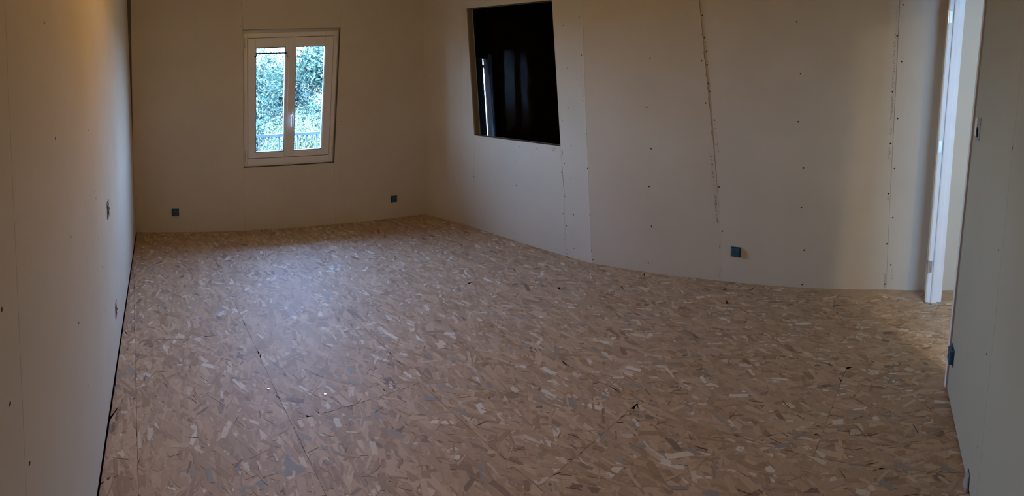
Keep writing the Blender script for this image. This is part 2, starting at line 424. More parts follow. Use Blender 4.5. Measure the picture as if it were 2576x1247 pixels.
# left wall ---------------------------------------------------------------
Ll = left.len
SB1 = [left.sz(*p) for p in ((265, 510), (276, 511), (277, 541), (267, 544))]
SB2 = [left.sz(*p) for p in ((287, 762), (294, 765), (294.5, 793), (290, 797))]
def squarebox(q):
    s = sum(a for a, b in q)/4; z = sum(b for a, b in q)/4; return s, z
def hole_ragged(s, z, w, h):
    rnd = random.Random(int(z*1000)); pts = []
    for i in range(16):
        t = i/16*4; k = int(t); f = t-k
        x, y = ((-1+2*f, -1), (1, -1+2*f), (1-2*f, 1), (-1, 1-2*f))[k]
        pts.append((s+x*w/2*rnd.uniform(.9, 1.08), z+y*h/2*rnd.uniform(.94, 1.06)))
    return pts
wall_left = core('wall_left', [(left, [rect(-.02, Ll+.2, -.03, HC+.02)], -.055, -.10)], M_dark)
box1 = squarebox(SB1); box2 = squarebox(SB2)
print('boxes', SB1, SB2)
ZB = .013
def joint_const(pl, x, y, k=0.0, z0=ZB):
    s, z = pl.sz(x, y); return [(s+k*(HC-z), HC), (s+k*(z0-z), z0)]
la = joint_const(left, 262, 740); lb = joint_const(left, 60, 1100)
h1 = hole_ragged(*box1, .10, .085); h2 = hole_ragged(*box2, .085, .085)
def split_holes(lines):
    segs = [vline(-.02, ZB, HC)] + lines + [vline(Ll+.02, ZB, HC)]; return segs
segs = split_holes([la, lb])
for i in range(len(segs)-1):
    hs = [h for h in (h1, h2) if segs[i][-1][0] < h[0][0] < segs[i+1][-1][0]]
    board(left, segs[i], segs[i+1], wall_left, holes=hs)
for p in ((111,58),(196,69),(139,348),(223,328),(292,392),(301,491),(241,499),(238,481),(178,595),(248,598),(257,671),(266,783),(4,778),(198,812),(221,970),(25,1015),(74,1165),(311,638)): screw(left, *p, wall_left, .0045)

# right wall ------------------------------------------------------------------
OQ = [R[1].sz(*p) for p in ((1173, 22), (1388, 0), (1410, 368), (1193, 340))]      # opening corners
kt = (OQ[1][1]-OQ[0][1])/(OQ[1][0]-OQ[0][0])
print('opening', OQ, 'window', WQ)
s1193 = R[1].sz(1193, 572)[0]
items = []
for i in range(5):
    loops = [rect(-.02 if i else -.05, R[i].len+.02, -.03, HC+.02)]
    if i == 1: loops.append([(a, b) for a, b in OQ])
    items.append((R[i], loops, -.0125, -.0725))
wall_right = core('wall_right', items)
l0 = vline(R[1].len*0-.0012, 0, HC)
# facet 0
board(R[0], vline(-.01, 0, HC), vline(R[0].len+.0012, 0, HC), wall_right)
# facet 1 : filler left of the opening, strip below it, strip above it, strip right of it
board(R[1], l0, [(OQ[0][0], HC), OQ[0], OQ[3], (s1193, 0)], wall_right)
jr = edge_line(R[1], [(1411, 375), (1419, 480), (1423, 648)], 0, OQ[2][1])
board(R[1], [OQ[3], (s1193, 0)], [OQ[2]]+jr[-2:], wall_right)
board(R[1], [(OQ[0][0], HC), OQ[0]], [(OQ[1][0], HC), OQ[1]], wall_right)
j1489a = edge_line(R[1], [(1465, 0), (1472, 250), (1484, 541), (1489, 661)], 0, HC)
j1489b = edge_line(R[2], [(1465, 0), (1472, 250), (1484, 541), (1489, 661)], 0, HC)
board(R[1], [(OQ[1][0], HC), OQ[1], OQ[2]]+jr[-2:], j1489a, wall_right)
pj = [(1757, 0), (1789, 318), (1812, 575), (1816, 704)]
j18a = edge_line(R[2], pj, 0, HC); j18b = edge_line(R[3], pj, 0, HC)
board(R[2], j1489b, [(s+.004, z) for s, z in j18a], wall_right)
pj = [(2264, 0), (2253, 230), (2240, 480), (2229, 727)]
j22a = edge_line(R[3], pj, 0, HC); j22b = edge_line(R[4], pj, 0, HC)
board(R[3], [(s+.0005, z) for s, z in j18b], j22a, wall_right)
board(R[4], j22b, vline(1.45, 0, HC), wall_right); board(R[4], vline(1.45, 0, HC), vline(R[4].len, 0, HC), wall_right)
def which(x): return R[0] if x < 1165 else R[1] if x < 1489 else R[2] if x < 1800 else R[3] if x < 2240 else R[4]
SCR = ((2004,55),(2014,186),(2008,306),(2272,12),(2257,90),(2268,155),(2245,231),(2258,298),(2240,361),(2021,422),(2016,522),(2023,629),(2018,715),(2250,424),(2235,487),(2246,547),(2231,613),(2241,666),(2226,714),
(1457,43),(1417,64),(1463,138),(1428,172),(1635,146),(1627,269),(1429,271),(1414,303),(1767,39),(1772,94),(1777,130),(1765,153),(1779,163),(1782,210),(1786,230),(1775,259),(1797,302),(1792,414),(1809,470),(1817,581),
(1487,331),(1475,337),(1437,366),(1486,385),(1420,411),(1478,423),(1413,433),(1436,448),(1486,474),(1422,495),(1638,374),(1633,469),(1417,537),(1443,540),(1484,541),(1639,569),(1425,568),(1419,601),(1444,624),(1428,628),(1427,638),(1488,630),(1492,653),(1631,661),
(1306,368),(1351,374),(1392,378),(1296,406),(1299,466),(1300,529),(1291,587),(1192,445))
for p in SCR: screw(which(p[0]), *p, wall_right, .0058 if p[0] > 1600 else .0046)
# reveal boards lining the opening
def reveal(a, b, t=.004):
    v = []
    for (s, z) in (a, b): v += [R[1].P(s, z, .0), R[1].P(s, z, -.085)]
    c = R[1].P(sum(q[0] for q in OQ)/4, sum(q[1] for q in OQ)/4); v2 = []
    e_ = (v[2]-v[0]).normalized(); nn = e_.cross(R[1].n).normalized()
    if (c-v[0]).dot(nn) > 0: nn = -nn
    v2 = [q+nn*.012-R[1].n*.0005 for q in v]; v = [q-R[1].n*.0005 for q in v]
    return fix_normals(mesh_obj('reveal_board', v+v2, [(0,1,3,2),(4,6,7,5),(0,4,5,1),(2,3,7,6),(0,2,6,4),(1,5,7,3)], M_plaster, wall_right))
for i in range(4): reveal(OQ[i], OQ[(i+1) % 4])
# dark interior glass in the opening
m_ = slab('glass_pane', R[1], [[(a, b) for a, b in OQ]], -.083, -.087, M_darkglass, wall_right)
# printed ink and pencil marks on the board paper (illegible print along the edges)
def ink(name, pl, pts, w, dens, seed, mat=M_ink, d=.0006, dash=(.004, .02)):
    rnd = random.Random(seed); v, f = [], []
    q = [pl.sz(*p) for p in pts]
    for (a, b) in zip(q, q[1:]):
        L = math.hypot(b[0]-a[0], b[1]-a[1]); u = ((b[0]-a[0])/L, (b[1]-a[1])/L); n = (-u[1], u[0]); t = 0
        while t < L:
            ln = rnd.uniform(*dash)*.3
            if rnd.random() < dens:
                for _ in range(2):
                    c = rnd.uniform(-w/2, w/2); ww = rnd.uniform(.0012, .003)
                    p0 = (a[0]+u[0]*t+n[0]*c, a[1]+u[1]*t+n[1]*c); b0 = len(v)
                    for (du, dn) in ((0, -ww), (ln, -ww), (ln, ww), (0, ww)): v.append(pl.P(p0[0]+u[0]*du+n[0]*dn, p0[1]+u[1]*du+n[1]*dn, d))
                    f.append((b0, b0+1, b0+2, b0+3))
            t += ln*1.25
    o = mesh_obj(name, v, f, mat, wall_right); kind(o, 'stuff'); return o
for i, (pl, pts, dn) in enumerate((
    (R[3], [(2257,10),(2252,95)], .5), (R[3], [(2251,100),(2246,228)], .55), (R[3], [(2245,238),(2242,302)], .8), (R[3], [(2242,322),(2240,340)], .6), (R[3], [(2238,370),(2236,402)], .7),
    (R[3], [(2236,488),(2233,502)], .7), (R[3], [(2226,686),(2225,722)], .8), (R[4], [(2245,675),(2243,715)], .35),
    (R[3], [(1799,306),(1808,392)], .35), (R[2], [(1787,378),(1797,468)], .35), (R[2], [(1798,490),(1804,560)], .6), (R[3], [(1810,671),(1809,698)], .4),
    (R[3], [(1777,105),(1790,250)], .16), (R[1], [(1463,175),(1468,270)], .3))): ink('printed_ink', pl, pts, .014, dn, i)
def pencil(pl, pts, r=.0016):
    mb = MB(); q = [pl.hit(*p, .0005) for p in pts]; mb.tube(q, r, 5); return mb.build('pencil_mark', M_ink, wall_right)
pencil(R[1], [(1411, 377), (1414, 377), (1414, 388), (1411, 389)]); pencil(R[1], [(1379, 372), (1398, 374)]); pencil(R[1], [(1413, 412), (1420, 495)], .0012)
# torn paper edge showing along the slanting joint
ink('torn_edge', R[2], [(1758,6),(1789,316)], .002, .2, 77, M_joint, dash=(.02, .12))
ink('torn_edge', R[2], [(1790,330),(1815,690)], .002, .1, 78, M_joint, dash=(.02, .12))

# partition with the doorway ------------------------------------------------------
Lp = part.len
TH = .095
wall_front = core('wall_front', [(part, [rect(-.25, Lp-.02, -.03, HC+.02)], -.055, -TH+.0125)], M_dark)
ps = [part.sz(*p) for p in ((2574, 270), (2537, 521), (2518, 649), (2498, 807), (2475, 960))]
print('partition joint', ps)
sj = sum(a for a, b in ps)/len(ps)
board(part, vline(-.02, ZB, HC), vline(sj, ZB, HC), wall_front, mat=M_plaster_grey); board(part, vline(sj, ZB, HC), vline(Lp-.062, ZB, HC), wall_front, mat=M_plaster_grey)
board(part, vline(-.02, 0, HC), vline(Lp-.01, 0, HC), wall_front, d0=-TH+.0125)
for p in ((2547,372),(2512,629),(2482,890),(2460,1124)): screw(part, *p, wall_front, .0040)
mb = MB()      # studs and nib of the partition, and the lintel above the door
def pbox(mb, a0, a1, l0, l1, z0, z1):
    PT = PJ if a0 > .5 else globals()['PT']
    mb.hexa([PT(a0, l0, z0), PT(a1, l0, z0), PT(a1, l1, z0), PT(a0, l1, z0), PT(a0, l0, z1), PT(a1, l0, z1), PT(a1, l1, z1), PT(a0, l1, z1)])
DOORW = (DP.dot(Vector((2.568, 2.445, 0))-E0))
print('door width', DOORW)
def plast(a0, a1, l0, l1, z0, z1, nm='plasterboard', par=None):
    m = MB(); pbox(m, a0, a1, l0, l1, z0, z1); return m.build(nm, M_plaster, par or wall_front)
plast(DOORW+.035, DOORW+.34, 0.0, TH, .004, HC)                # nib by the right wall
plast(-.03, DOORW+.035, .0, TH, 2.10, HC)                      # board over the door
door = kind(empty('door_1', E0), 'structure')
def part_mesh(m, name, mat, par, bev=0):
    o = m.build(name, mat, None, bev); o.parent = par; o.matrix_parent_inverse = Matrix.Translation(-Vector(par.location)); return o
# hinge side jamb: three-stepped profile
def jamb_profile(a, sgn, par):
    m = MB(); pbox(m, a-sgn*.000, a+sgn*.032, -.004, TH+.004, .0, 2.10); part_mesh(m, 'jamb', M_jamb, par, .0015)
    m = MB(); pbox(m, a-sgn*.013, a+sgn*.001, .026, .063, .0, 2.10); part_mesh(m, 'door_stop', M_jamb, par, .002)
    m = MB(); pbox(m, a-sgn*.0145, a-sgn*.0120, .0285, .0345, .0, 2.10); part_mesh(m, 'seal', M_pvc, par)
jamb_profile(DOORW, 1, door)
m = MB(); pbox(m, DOORW-.004, DOORW+.03, -.013, -.004, .004, 2.10); part_mesh(m, 'casing', M_plaster, door)
for z in (.245, 1.06, 1.94):
    m = MB(); M0 = PJ(DOORW-.001, -.012, z)
    m.tube([M0-Vector((0, 0, .045)), M0+Vector((KJ*.045*LP.x, KJ*.045*LP.y, .045))], .0065, 10)
    hg = part_mesh(m, 'hinge', M_zinc, door)
    m = MB(); pbox(m, DOORW-.0018, DOORW+.0, -.010, .018, z-.04, z+.04); part_mesh(m, 'hinge_leaf', M_zinc, door, .0008)
# latch side jamb on the partition end
m = MB(); pbox(m, -.036, .0, -.006, TH+.004, .0, 2.10); part_mesh(m, 'jamb', M_jamb, door, .0015)
m = MB(); pbox(m, -.001, .013, .026, .063, .0, 2.10); part_mesh(m, 'door_stop', M_jamb, door, .002)
m = MB(); pbox(m, .0, DOORW, -.004, TH+.004, 2.065, 2.10); part_mesh(m, 'door_head', M_jamb, door, .0015)

# hall beyond the doorway -----------------------------------------------------------
hw = MB()
def hbox(a0, a1, l0, l1, z0, z1, mb): mb.hexa([E0+DP*a+LP*l+Vector((0, 0, z)) for z in (z0, z1) for a, l in ((a0, l0), (a1, l0), (a1, l1), (a0, l1))])
hbox(-2.6, 1.3, 1.75, 1.85, -.03, HC, hw); kind(hw.build('wall_hall_end', M_plaster), 'structure')
# solid hall rear wall; the area light stands in for a window's daylight
m = MB(); hbox(-2.6, -2.5, .09, 1.8, -.03, HC, m); kind(m.build('wall_hall_rear', M_plaster), 'structure')
AL = bpy.data.lights.new('hall_window_daylight', 'AREA'); AL.shape = 'RECTANGLE'; AL.size = .9; AL.size_y = 1.35; AL.energy = 64; AL.color = (.25, .54, 1.0)
alo = bpy.data.objects.new('hall_window_daylight', AL); COL.objects.link(alo)
alo.matrix_world = Matrix.Translation(E0+DP*(-2.47)+LP*1.0+Vector((0, 0, 1.42))) @ (-DP).to_track_quat('Z', 'Y').to_matrix().to_4x4()
LM = bpy.data.lights.new('hall_ceiling_lamp', 'AREA'); LM.shape = 'DISK'; LM.size = .22; LM.energy = 30; LM.color = (1.0, .86, .62)
lmo = bpy.data.objects.new('hall_ceiling_lamp', LM); COL.objects.link(lmo); lmo.location = E0+DP*(-1.95)+LP*1.58+Vector((0, 0, 2.45))

# added warm fill light, out of view above the frame, warms the walls
BLd = bpy.data.lights.new('warm_fill_light', 'POINT'); BLd.shadow_soft_size = .16; BLd.energy = 14; BLd.color = (1.0, .59, .12)
blo = bpy.data.objects.new('warm_fill_light', BLd); COL.objects.link(blo); blo.location = (-.95, 2.35, HC-.28)
# daylight portal in the bedroom window
PO = bpy.data.lights.new('window_portal', 'AREA'); PO.shape = 'RECTANGLE'; PO.cycles.is_portal = True if hasattr(PO, 'cycles') else False
cz = sum(b for a, b in WQ)/4; cs_ = sum(a for a, b in WQ)/4
PO.size = abs(WQ[1][0]-WQ[0][0])+.02; PO.size_y = (WQ[0][1]-WQ[3][1])+.02
poo = bpy.data.objects.new('window_portal', PO); COL.objects.link(poo)
poo.matrix_world = Matrix.Translation(back.P(cs_, cz, -.078)) @ (-back.n).to_track_quat('Z', 'Y').to_matrix().to_4x4()
if not getattr(getattr(PO, 'cycles', None), 'is_portal', False): PO.energy = 0; print('NO PORTAL')

# window ------------------------------------------------------------------------------
win = kind(empty('window_1', back.P(cs_, WQ[3][1], 0)), 'structure')
WD = -.035                           # its face lies this far behind the wall face
def wq(s, t):                        # s, t in 0..1 across the frame, t up
    a = (WQ[3][0]*(1-s)+WQ[2][0]*s, WQ[3][1]*(1-s)+WQ[2][1]*s); b = (WQ[0][0]*(1-s)+WQ[1][0]*s, WQ[0][1]*(1-s)+WQ[1][1]*s)
    return (a[0]*(1-t)+b[0]*t, a[1]*(1-t)+b[1]*t)
def wfrac(x, y):                     # pixel on the window face -> fractions
    s, z = back.sz(x, y, WD); S, T = .5, .5
    for _ in range(8):
        zb = WQ[3][1]*(1-S)+WQ[2][1]*S; zt = WQ[0][1]*(1-S)+WQ[1][1]*S; T = (z-zb)/(zt-zb)
        sl = WQ[3][0]*(1-T)+WQ[0][0]*T; sr = WQ[2][0]*(1-T)+WQ[1][0]*T; S = (s-sl)/(sr-sl)
    return S, T
def wbar(mb, s0, s1, t0, t1, d0, d1):
    pts = [wq(s, t) for s, t in ((s0, t0), (s1, t0), (s1, t1), (s0, t1))]
    mb.hexa([back.P(a, b, WD+d0) for a, b in pts]+[back.P(a, b, WD+d1) for a, b in pts])
def winpart(mb, name, mat, par=win, bev=.002, root=True):
    o = mb.build(name, mat, None, bev); o.parent = par
    o.matrix_parent_inverse = Matrix.Translation(-Vector(win.location)); return o
def frame_ring(s0, s1, t0, t1, wl, wr, wt, wb, d0, d1, name, mat, par=win, bev=.002):
    mb = MB(); wbar(mb, s0, s0+wl, t0, t1, d0, d1); wbar(mb, s1-wr, s1, t0, t1, d0, d1); wbar(mb, s0+wl, s1-wr, t1-wt, t1, d0, d1); wbar(mb, s0+wl, s1-wr, t0, t0+wb, d0, d1)
    return winpart(mb, name, mat, par, bev)
gl = [wfrac(*p) for p in ((643, 121), (718, 117), (714, 383), (643, 385))]; gr_ = [wfrac(*p) for p in ((744, 116), (819, 115), (807, 372), (738, 377))]
print('glass fracs', gl, gr_)
L0, L1 = (gl[0][0]+gl[3][0])/2, (gl[1][0]+gl[2][0])/2; R0, R1 = (gr_[0][0]+gr_[3][0])/2, (gr_[1][0]+gr_[2][0])/2
TB, TT = (gl[2][1]+gl[3][1]+gr_[2][1]+gr_[3][1])/4, (gl[0][1]+gl[1][1]+gr_[0][1]+gr_[1][1])/4
mid = (L1+R0)/2; fo = .045; ft = .035
frame_ring(0, 1, 0, 1, fo, fo, ft, ft*1.6, -.055, .0, 'window_frame', M_pvc)
frame_ring(.01, .99, .01, .99, fo+.012, fo+.012, ft+.010, ft*1.6+.010, -.056, -.0462, 'frame_rebate', M_pvc, bev=0)
for (a, b, ga, gb) in ((fo+.004, mid-.002, L0, L1), (mid+.002, 1-fo-.004, R0, R1)):
    t0, t1 = ft*1.6+.004, 1-ft-.003
    sh = frame_ring(a, b, t0, t1, ga-a, b-gb, t1-TT, TB-t0, -.045, .009, 'window_sash', M_pvc, bev=.004)
    bw = .010
    mb = MB(); wbar(mb, ga-.001, ga+bw*.6, TB, TT, -.030, .004); wbar(mb, gb-bw*.6, gb+.001, TB, TT, -.030, .004); wbar(mb, ga, gb, TT-.006, TT+.001, -.03, .004); wbar(mb, ga, gb, TB-.001, TB+.006, -.03, .004)
    o = mb.build('glazing_bead', M_gasket); o.parent = sh
    mb = MB(); wbar(mb, ga, gb, TB, TT, -.022, -.018); o = mb.build('glass_pane', M_glass); o.parent = sh
    sh.matrix_parent_inverse = Matrix.Identity(4); sh.parent = win; sh.location = (0, 0, 0)
    sh.matrix_parent_inverse = Matrix.Translation(-Vector(win.location))
_mb = MB(); _f = .075
for a_ in ((-_f, .02, -_f*.7, 1+_f*.9), (.98, 1+_f, -_f*.7, 1+_f*.9), (.02, .98, .98, 1+_f*.9), (.02, .98, -_f*.7, .03)): wbar(_mb, *a_, -.024, -.055)
winpart(_mb, 'outer_flange', M_pvc, bev=0)
# shadow gap, astragal, hinges, lower drip
mb = MB(); wbar(mb, mid-.026, mid+.020, ft*1.6+.006, 1-ft-.006, .009, .020); winpart(mb, 'astragal', M_pvc, bev=.005)
for (s_, t_) in ((fo*.55, .93), (1-fo*.55, .93), (fo*.55, .08), (1-fo*.55, .08)):
    mb = MB(); c = wq(s_, t_); mb.tube([back.P(c[0], c[1]-.05, WD+.008), back.P(c[0], c[1]+.05, WD+.008)], .008, 10); winpart(mb, 'window_hinge', M_pvc, bev=0)
hs, ht = wfrac(731, 289); c = wq(hs, ht); Fm = back.frame(c[0], c[1], WD+.020)
mb = MB(); mb.box(-.014, .014, -.010, 0, -.035, .035, Fm); hb = winpart(mb, 'handle_base', M_handle, bev=.004)
mb = MB(); mb.tube([Fm @ Vector(p) for p in ((0, -.008, 0), (0, -.040, 0), (.004, -.050, -.008), (.004, -.050, -.03), (.002, -.048, -.115))], [.009, .009, .0095, .009, .007], 10); winpart(mb, 'window_handle', M_handle, bev=0)
# exterior sill
mb = MB(); s0_, s1_ = WQ[3][0]-.02, WQ[2][0]+.02; zs = WQ[3][1]
mb.hexa([back.P(s0_, zs-.02, -.12), back.P(s1_, zs-.02, -.12), back.P(s1_, zs-.05, -.27), back.P(s0_, zs-.05, -.27), back.P(s0_, zs+.01, -.12), back.P(s1_, zs+.01, -.12), back.P(s1_, zs-.02, -.27), back.P(s0_, zs-.02, -.27)])
winpart(mb, 'sill', M_masonry, bev=.003)

# curtain rod on the left sash
cr = empty('curtain_rod', back.hit(682, 134, WD+.03))
def rodpart(name, pts, r, mat=M_black):
    m = MB(); m.tube(pts, r, 8); o = m.build(name, mat); o.parent = cr; o.matrix_parent_inverse = Matrix.Translation(-Vector(cr.location)); return o
rodpart('rod', [back.hit(644.5, 134.5, WD+.035), back.hit(721, 133, WD+.035)], .0075)
for x, y in ((645, 134.5), (720.5, 133)):
    sgn = -1 if x < 700 else 1
    rodpart('bracket', [back.hit(x, y, WD+.035), back.hit(x+sgn*.2, y+5, WD+.035), back.hit(x+sgn*1.5, y+7.5, WD+.030), back.hit(x+sgn*4, y+8, WD+.009)], .0055)
tag(cr, 'thin black net curtain rod across the top of the left window sash', 'curtain rod')

# blue outlet covers ------------------------------------------------------------------
def outlet(pl, x, y, label, size=.072, rot=0):
    s, z = pl.sz(x, y); e_ = empty('outlet_cover'); e_.matrix_world = pl.frame(s, z, 0) @ Matrix.Rotation(rot, 4, 'Y')
    h = size/2; mb = MB(); mb.box(-h, h, -.004, .0, -h, h); p = mb.build('cover_plate', M_blue_dark, e_, .0015)
    mb = MB(); k = .76*h; mb.hexa([(-k-.003, -.004, -k-.003), (k+.003, -.004, -k-.003), (k+.003, -.004, k+.003), (-k-.003, -.004, k+.003), (-k, -.022, -k), (k, -.022, -k), (k, -.022, k), (-k, -.022, k)])
    mb.build('raised_cap', M_blue, e_, .003)
    mb = MB(); mb.tube([(0, -.0215, 0), (0, -.0235, 0)], .009, 16); mb.build('knob', M_blue_dark, e_)
    tag(e_, label, 'outlet cover', 'blue socket box covers on the walls'); return e_
outlet(back, 441, 534, 'small square blue outlet cover at the left end of the window wall', .070)
outlet(back, 991, 500, 'small square blue outlet cover right of the window near the far corner', .068)
outlet(R[3], 1851, 633, 'square blue outlet cover low on the long wall right of the slanting joint', .074, .03)
outlet(part, 2397, 893, 'blue outlet cover on the near partition beside the doorway edge', .078)
# open switch boxes in the left wall
def wallbox(pl, sz_, w, h, label, cable):
    s, z = sz_; e_ = empty('socket_box'); e_.matrix_world = pl.frame(s, z, 0)
    mb = MB(); a, b = w/2, h/2; t = .002
    mb.box(-a, a, .040, .042, -b, b); mb.box(-a, -a+t, -.002, .042, -b, b); mb.box(a-t, a, -.002, .042, -b, b); mb.box(-a, a, -.002, .042, -b, -b+t); mb.box(-a, a, -.002, .042, b-t, b)
    mb.build('box_shell', M_boxgrey, e_)
    mb = MB(); mb.box(-a-.006, a+.006, -.0035, -.0012, b-.001, b+.006); mb.build('box_rim', M_zinc, e_); mb = MB(); mb.box(-a-.006, a+.006, -.0035, -.0012, -b-.006, -b+.001); mb.build('box_rim', M_zinc, e_)
    mb = MB(); mb.tube([(-.01, .038, -.03), (-.012, .01, -.01), (.0, -.006, .005), (.012, .004, .02), (.01, .03, .03)], .006, 8); mb.build('cable', cable, e_, smooth=True)
    tag(e_, label, 'socket box'); return e_
wallbox(left, box1, .078, .066, 'open grey socket box cut into the left wall at switch height', M_boxgrey)
wallbox(left, box2, .066, .066, 'open grey socket box low on the left wall just above the floor gap', M_boxgrey)
# cut-out with a white box near the door on the partition
s, z = part.sz(2461, 322); e_ = empty('switch_box'); e_.matrix_world = part.frame(s, z, 0)
mb = MB(); 
mb.box(-.05, -.006, -.008, 0, -.040, .045); mb.build('box_edge', M_pvc, e_, .002)
mb = MB(); mb.box(-.006, .052, -.003, 0, -.055, .05); mb.build('cut_out', M_joint, e_, .001)
mb = MB(); mb.tube([(.0, -.004, .0), (.016, -.008, -.015), (.02, -.006, -.042)], .004, 6); mb.build('wire', M_black, e_)
tag(e_, 'rough switch cut-out with white box edge on the partition beside the door frame', 'switch box')
# pale packer stuck in the gap below the partition
p = floor_at(2438, 1222); e_ = MB(); sp = part.sz(2436, 1205)[0]
v = [part.P(sp-.03, 0.0015, .004), part.P(sp+.03, 0.0015, .004), part.P(sp+.028, 0.0015, .016), part.P(sp-.028, 0.0015, .016), part.P(sp-.018, .062, .002), part.P(sp+.014, .070, .002), part.P(sp+.010, .066, .006), part.P(sp-.014, .058, .006)]
e_.hexa(v); tag(e_.build('wooden_packer', M_joint, None, .003), 'small worn packer wedged in the floor gap under the near partition', 'packer')
# a crumb of debris on the floor by the long wall, and two screws dropped on the boards
for (x, y, r, lb_) in ((1827, 764, .009, 'small dark wood splinter standing on the floor before the long wall'),):
    p = floor_at(x, y); m = MB(); m.tube([p+Vector((0, 0, .002)), p+Vector((.004, .002, .014)), p+Vector((-.004, 0, .028))], [.008, .006, .003], 6); m.tube([p+Vector((.002, 0, .012)), p+Vector((.018, .004, .016))], [.004, .002], 5)
    tag(m.build('wood_splinter', M_cab), lb_, 'splinter')
for (x, y, lb_) in ((675, 979, 'shiny screw head in the floor board, left of centre'), (1382, 1217, 'shiny screw head in the floor board at the bottom edge'), (818, 992, 'small bright screw head in the floor board right of the other')):
    p = floor_at(x, y); m = MB(); m.tube([p+Vector((0, 0, .0012)), p+Vector((0, 0, .0032))], .0052, 12); m.tube([p+Vector((0, 0, .003)), p+Vector((0, 0, .0042))], .0022, 6)
    tag(m.build('floor_screw', M_zinc), lb_, 'screw', 'screws in the floor boards')

# room seen through the opening ---------------------------------------------------------
DR = 3.1
FW = Plane(cornerR, (cornerR[0]+UB[0]*6, cornerR[1]+UB[1]*6), IN)      # the outer wall runs on past the corner
fo_px = ((1165, 130), (1231.5, 148), (1244.5, 345), (1180, 362))
FQ = [FW.sz(*p) for p in fo_px]; _k = (FQ[2][0]-FQ[1][0])/(FQ[2][1]-FQ[1][1]); FQ = [FQ[0], FQ[1], (FQ[2][0]+_k*(.02-FQ[2][1]), .02), (FQ[3][0], .02)]
FQ[0] = (FQ[0][0], FQ[1][1]+.03)
print('far window', FQ)
def fwl(x_top, x_bot, y_top=140, y_bot=345): return FW.sz(x_top, y_top), FW.sz(x_bot, y_bot)
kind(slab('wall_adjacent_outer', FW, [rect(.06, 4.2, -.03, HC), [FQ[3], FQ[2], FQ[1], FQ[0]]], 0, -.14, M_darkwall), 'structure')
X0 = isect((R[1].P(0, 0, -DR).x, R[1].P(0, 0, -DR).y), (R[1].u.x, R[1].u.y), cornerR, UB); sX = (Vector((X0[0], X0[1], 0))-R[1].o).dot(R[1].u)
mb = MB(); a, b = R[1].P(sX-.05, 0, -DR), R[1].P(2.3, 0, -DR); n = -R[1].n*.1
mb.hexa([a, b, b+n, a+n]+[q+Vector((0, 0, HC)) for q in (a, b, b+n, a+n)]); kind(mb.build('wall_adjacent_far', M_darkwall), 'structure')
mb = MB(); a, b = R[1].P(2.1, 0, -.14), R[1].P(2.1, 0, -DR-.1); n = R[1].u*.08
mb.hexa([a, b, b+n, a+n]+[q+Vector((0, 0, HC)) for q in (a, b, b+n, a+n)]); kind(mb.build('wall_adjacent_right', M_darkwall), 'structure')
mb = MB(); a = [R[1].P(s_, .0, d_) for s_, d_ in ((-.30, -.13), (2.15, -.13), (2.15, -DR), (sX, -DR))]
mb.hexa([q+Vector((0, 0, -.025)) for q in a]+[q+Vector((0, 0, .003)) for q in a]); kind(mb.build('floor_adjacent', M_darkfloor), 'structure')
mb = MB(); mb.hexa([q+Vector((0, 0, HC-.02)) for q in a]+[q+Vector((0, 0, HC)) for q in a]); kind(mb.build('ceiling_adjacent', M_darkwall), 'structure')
# the shuttered window of that room
sw = kind(empty('window_2', FW.P(FQ[3][0], 0, 0)), 'structure')
def leaf(name, x0t, x1t, x0b, x1b, d0, d1, mat, zt=None, zb=.03, bev=.002):
    at, ab = FW.sz(x0t, 145, d0), FW.sz(x0b, 345, d0); bt, bb = FW.sz(x1t, 145, d0), FW.sz(x1b, 345, d0)
    def line(p, q_, z): return p[0]+(q_[0]-p[0])*(z-p[1])/(q_[1]-p[1])
    zt_ = zt or FQ[1][1]+.05
    pts = [(line(at, ab, zb), zb), (line(bt, bb, zb), zb), (line(bt, bb, zt_), zt_), (line(at, ab, zt_), zt_)]
    o = slab(name, FW, [pts], d0, d1, mat); o.parent = sw; o.matrix_parent_inverse = Matrix.Translation(-Vector(sw.location)); return o
leaf('shutter', 1150, 1213.2, 1163, 1226.0, -.142, -.17, M_shutter_g)
_p = [FW.P(a_, z_, d_) for (a_, z_) in (FQ[2], FQ[1]) for d_ in (.001, -.139)]; _o = [q_+FW.u*.010 for q_ in _p]; _p = [q_-FW.u*.001 for q_ in _p]
rv = fix_normals(mesh_obj('reveal_board', _p+_o, [(0,1,3,2),(4,6,7,5),(0,4,5,1),(2,3,7,6),(0,2,6,4),(1,5,7,3)], M_shutter_p)); rv.parent = sw; rv.matrix_parent_inverse = Matrix.Translation(-Vector(sw.location))
leaf('window_frame', 1230.2, 1232.4, 1243, 1245, .022, .001, M_frameblue, bev=.001)
leaf('window_frame', 1233.4, 1236.4, 1246, 1249, .035, .001, M_frameblue)
for y0, y1 in ((163, 171), (312, 317)):
    z0, z1 = FW.sz(1214, y1)[1], FW.sz(1214, y0)[1]; s0_, s1_ = FQ[0][0]-.02, FW.sz(1236, y0)[0]
    o = slab('shutter_rail', FW, [rect(s0_, FQ[1][0]+.03, z0, z1)], -.1405, -.16, M_shutter_g); o.parent = sw; o.matrix_parent_inverse = Matrix.Translation(-Vector(sw.location))
